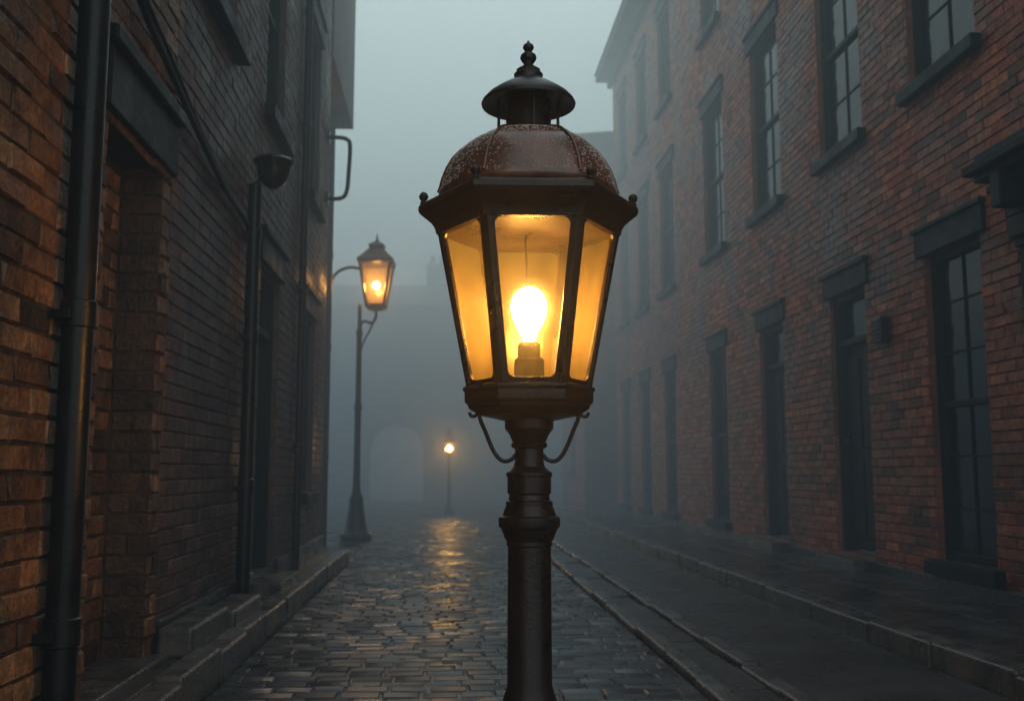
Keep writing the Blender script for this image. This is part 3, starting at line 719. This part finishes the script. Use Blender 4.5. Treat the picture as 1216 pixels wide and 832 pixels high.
# ------------------------------------------------------------------ other lamps
def four_lantern(root, cx, cy, zb, zt, rb, rt, ztop, glass, bulbm, rotd=45, br=.05, bar=.018):
    a0 = math.radians(rotd)
    def rev(name, prof, n, ang=a0, mat=M_ironblack):
        o = mk(name, *revolve(prof, n, ang, cx, cy), mat); autosmooth(o, 30); return part(o, root)
    s = rt
    rev('lantern_roof', [(s * .9, zt - .03), (s * 1.14, zt - .01), (s * 1.18, zt + .04), (s * .9, zt + .10), (s * .55, zt + .2), (s * .46, zt + .21), (s * .46, zt + .26), (s * .55, zt + .27), (s * .2, zt + .33)], 4)
    rev('finial', [(.02, zt + .32), (.035, zt + .34), (.03, zt + .36), (.012, zt + .37), (.018, zt + .39), (.002, ztop)], 12)
    rev('lantern_base', [(.02, zb - .06), (rb * .7, zb - .05), (rb * 1.15, zb - .01), (rb * 1.15, zb + .035), (rb * .5, zb + .036)], 4)
    for i in range(4):
        a = a0 + i * math.pi / 2; b = a + math.pi / 2
        p = [Vector((cx + rb * math.cos(a), cy + rb * math.sin(a), zb)), Vector((cx + rt * math.cos(a), cy + rt * math.sin(a), zt))]
        part(mk('corner_bar', *tube(p, bar, 6), M_ironblack), root)
        V = []
        for (r, z, an) in ((rb, zb, a), (rb, zb, b), (rt, zt, b), (rt, zt, a)): V.append((cx + r * .97 * math.cos(an), cy + r * .97 * math.sin(an), z))
        part(mk('glass_pane', V, [(0, 1, 2, 3)], glass), root)
    zc = zb + (zt - zb) * .5
    o = mk('bulb', *revolve([(.2 * br, zc - br), (.7 * br, zc - .7 * br), (br, zc), (br * .87, zc + .5 * br), (br * .5, zc + .87 * br), (.001, zc + br)], 20, 0, cx, cy), bulbm, True); part(o, root)

def lamp2():
    px, py = -1.30, 14.8
    root = thing('street_lamp', (px, py, 0), 'lit four-sided lantern on an arm of a tall slim iron post', 'street lamp', GR)
    V, F = revolve([(.23, -.01), (.23, .1), (.18, .14), (.15, .22), (.11, .5), (.10, .55), (.11, .6), (.065, .7), (.05, .9), (.047, 1.9), (.062, 1.92), (.062, 1.96), (.044, 2.0), (.038, 3.0), (.05, 3.02), (.05, 3.08), (.03, 3.12), (.028, 3.45), (.001, 3.5)], 20, 0, px, py)
    part(autosmooth(mk('post', V, F, M_ironblack)), root)
    lx = -1.06
    P = [(px, py, 3.05), (px + .03, py, 3.2), (px + .10, py, 3.22), (px + .18, py, 3.2), (lx, py, 3.28), (lx, py, 3.38)]
    part(autosmooth(mk('arm', *tube(smooth_path(P, 6), .022, 10), M_ironblack)), root)
    P = [(lx - .25, py, 4.02), (px - .15, py, 4.04), (px - .32, py, 3.98), (px - .42, py, 3.84), (px - .44, py, 3.6), (px - .44, 14.01, 3.5)]
    part(autosmooth(mk('arm', *tube(smooth_path(P, 6), .024, 10), M_ironblack)), root)
    P = [(px, py, 2.7), (px + .08, py, 2.95), (px + .16, py, 3.1), (px + .22, py, 3.28)]
    part(autosmooth(mk('scroll_bracket', *tube(smooth_path(P, 6), .014, 10), M_ironblack)), root)
    four_lantern(root, lx, py, 3.44, 4.10, .18, .32, 4.58, M_glass2, M_bulb2, 42, .05, .024)
lamp2()
def lamp3():
    px, py = .08, 24.0
    root = thing('street_lamp', (px, py, 0), 'short far street lamp glowing yellow in thick fog', 'street lamp', GR)
    V, F = revolve([(.12, -.01), (.12, .08), (.07, .14), (.05, .3), (.04, .9), (.05, .93), (.035, .97), (.03, 1.36), (.001, 1.37)], 16, 0, px, py)
    part(autosmooth(mk('post', V, F, M_ironblack)), root)
    four_lantern(root, px, py, 1.42, 1.68, .12, .17, 2.04, M_glass3, M_bulb3, 45, .06, .012)
lamp3()

# ------------------------------------------------------------------ fog: one volume with its own glow in place of skylight; thin at the near end, thicker down the street
def fog():
    m, nt, out = new_mat('fog_glow')
    o = structure(mk('fog', *boxes([(-14, 14, -6, 48, -0.02, 13.0)]), m))
    tc = N(nt, 'ShaderNodeTexCoord'); sp = N(nt, 'ShaderNodeSeparateXYZ'); L(nt, tc.outputs['Object'], sp.inputs[0])
    mr = N(nt, 'ShaderNodeMapRange'); mr.interpolation_type = 'SMOOTHSTEP'
    mr.inputs['From Min'].default_value = 3.0; mr.inputs['From Max'].default_value = 24.0
    mr.inputs['To Min'].default_value = 0.008; mr.inputs['To Max'].default_value = 0.058
    L(nt, sp.outputs[1], mr.inputs['Value'])
    mz = N(nt, 'ShaderNodeMapRange'); mz.inputs['From Min'].default_value = 0.0; mz.inputs['From Max'].default_value = 11.0
    L(nt, sp.outputs[2], mz.inputs['Value'])
    cr = ramp(nt, mz.outputs[0], [(0.0, (.060, .094, .120)), (0.25, (.11, .165, .195)), (0.55, (.28, .375, .395)), (1.0, (.50, .64, .65))])
    ab = N(nt, 'ShaderNodeVolumeAbsorption'); ab.inputs['Color'].default_value = (0, 0, 0, 1); L(nt, mr.outputs[0], ab.inputs['Density'])
    em = N(nt, 'ShaderNodeEmission'); L(nt, cr.outputs[0], em.inputs[0]); L(nt, mr.outputs[0], em.inputs[1])  # emission brightens with height, painting skylight into the mist
    sc = N(nt, 'ShaderNodeVolumeScatter'); sc.inputs['Color'].default_value = (1, 1, 1, 1); sc.inputs['Anisotropy'].default_value = .72
    ms = N(nt, 'ShaderNodeMath', operation='MULTIPLY'); L(nt, mr.outputs[0], ms.inputs[0]); ms.inputs[1].default_value = 0.5
    L(nt, ms.outputs[0], sc.inputs['Density'])
    a = N(nt, 'ShaderNodeAddShader'); b = N(nt, 'ShaderNodeAddShader')
    L(nt, ab.outputs[0], a.inputs[0]); L(nt, em.outputs[0], a.inputs[1]); L(nt, a.outputs[0], b.inputs[0]); L(nt, sc.outputs[0], b.inputs[1])
    L(nt, b.outputs[0], out.inputs['Volume'])
fog()

# ------------------------------------------------------------------ world, sun, camera
w = bpy.data.worlds.new('World'); scene.world = w; w.use_nodes = True
nt = w.node_tree; nt.nodes.clear()
out = N(nt, 'ShaderNodeOutputWorld')
sky = N(nt, 'ShaderNodeTexSky'); sky.sky_type = 'NISHITA'; sky.sun_disc = False
sky.sun_elevation = math.radians(8); sky.sun_rotation = math.radians(200); sky.dust_density = 5
tc = N(nt, 'ShaderNodeTexCoord'); sp = N(nt, 'ShaderNodeSeparateXYZ'); L(nt, tc.outputs['Generated'], sp.inputs[0])
gr = ramp(nt, sp.outputs[2], [(0.0, (.34, .46, .50)), (0.2, (.62, .79, .80)), (0.45, (.76, .93, .93)), (1.0, (.54, .66, .69))])
b1 = N(nt, 'ShaderNodeBackground'); L(nt, gr.outputs[0], b1.inputs[0]); b1.inputs[1].default_value = 1.0
b2 = N(nt, 'ShaderNodeBackground'); L(nt, sky.outputs[0], b2.inputs[0]); b2.inputs[1].default_value = 0.01
ad = N(nt, 'ShaderNodeAddShader'); L(nt, b1.outputs[0], ad.inputs[0]); L(nt, b2.outputs[0], ad.inputs[1]); L(nt, ad.outputs[0], out.inputs[0])

cam = bpy.data.cameras.new('camera'); co = bpy.data.objects.new('camera', cam); col.objects.link(co)
co.location = (0, 0, 1.0); co.rotation_euler = (math.radians(90 + 6.94), 0, math.radians(-3.78))
cam.sensor_width = 36; cam.lens = 35; cam.clip_end = 800; cam.clip_start = .05
cam.dof.use_dof = True; cam.dof.focus_distance = 2.85; cam.dof.aperture_fstop = 4.0
scene.camera = co
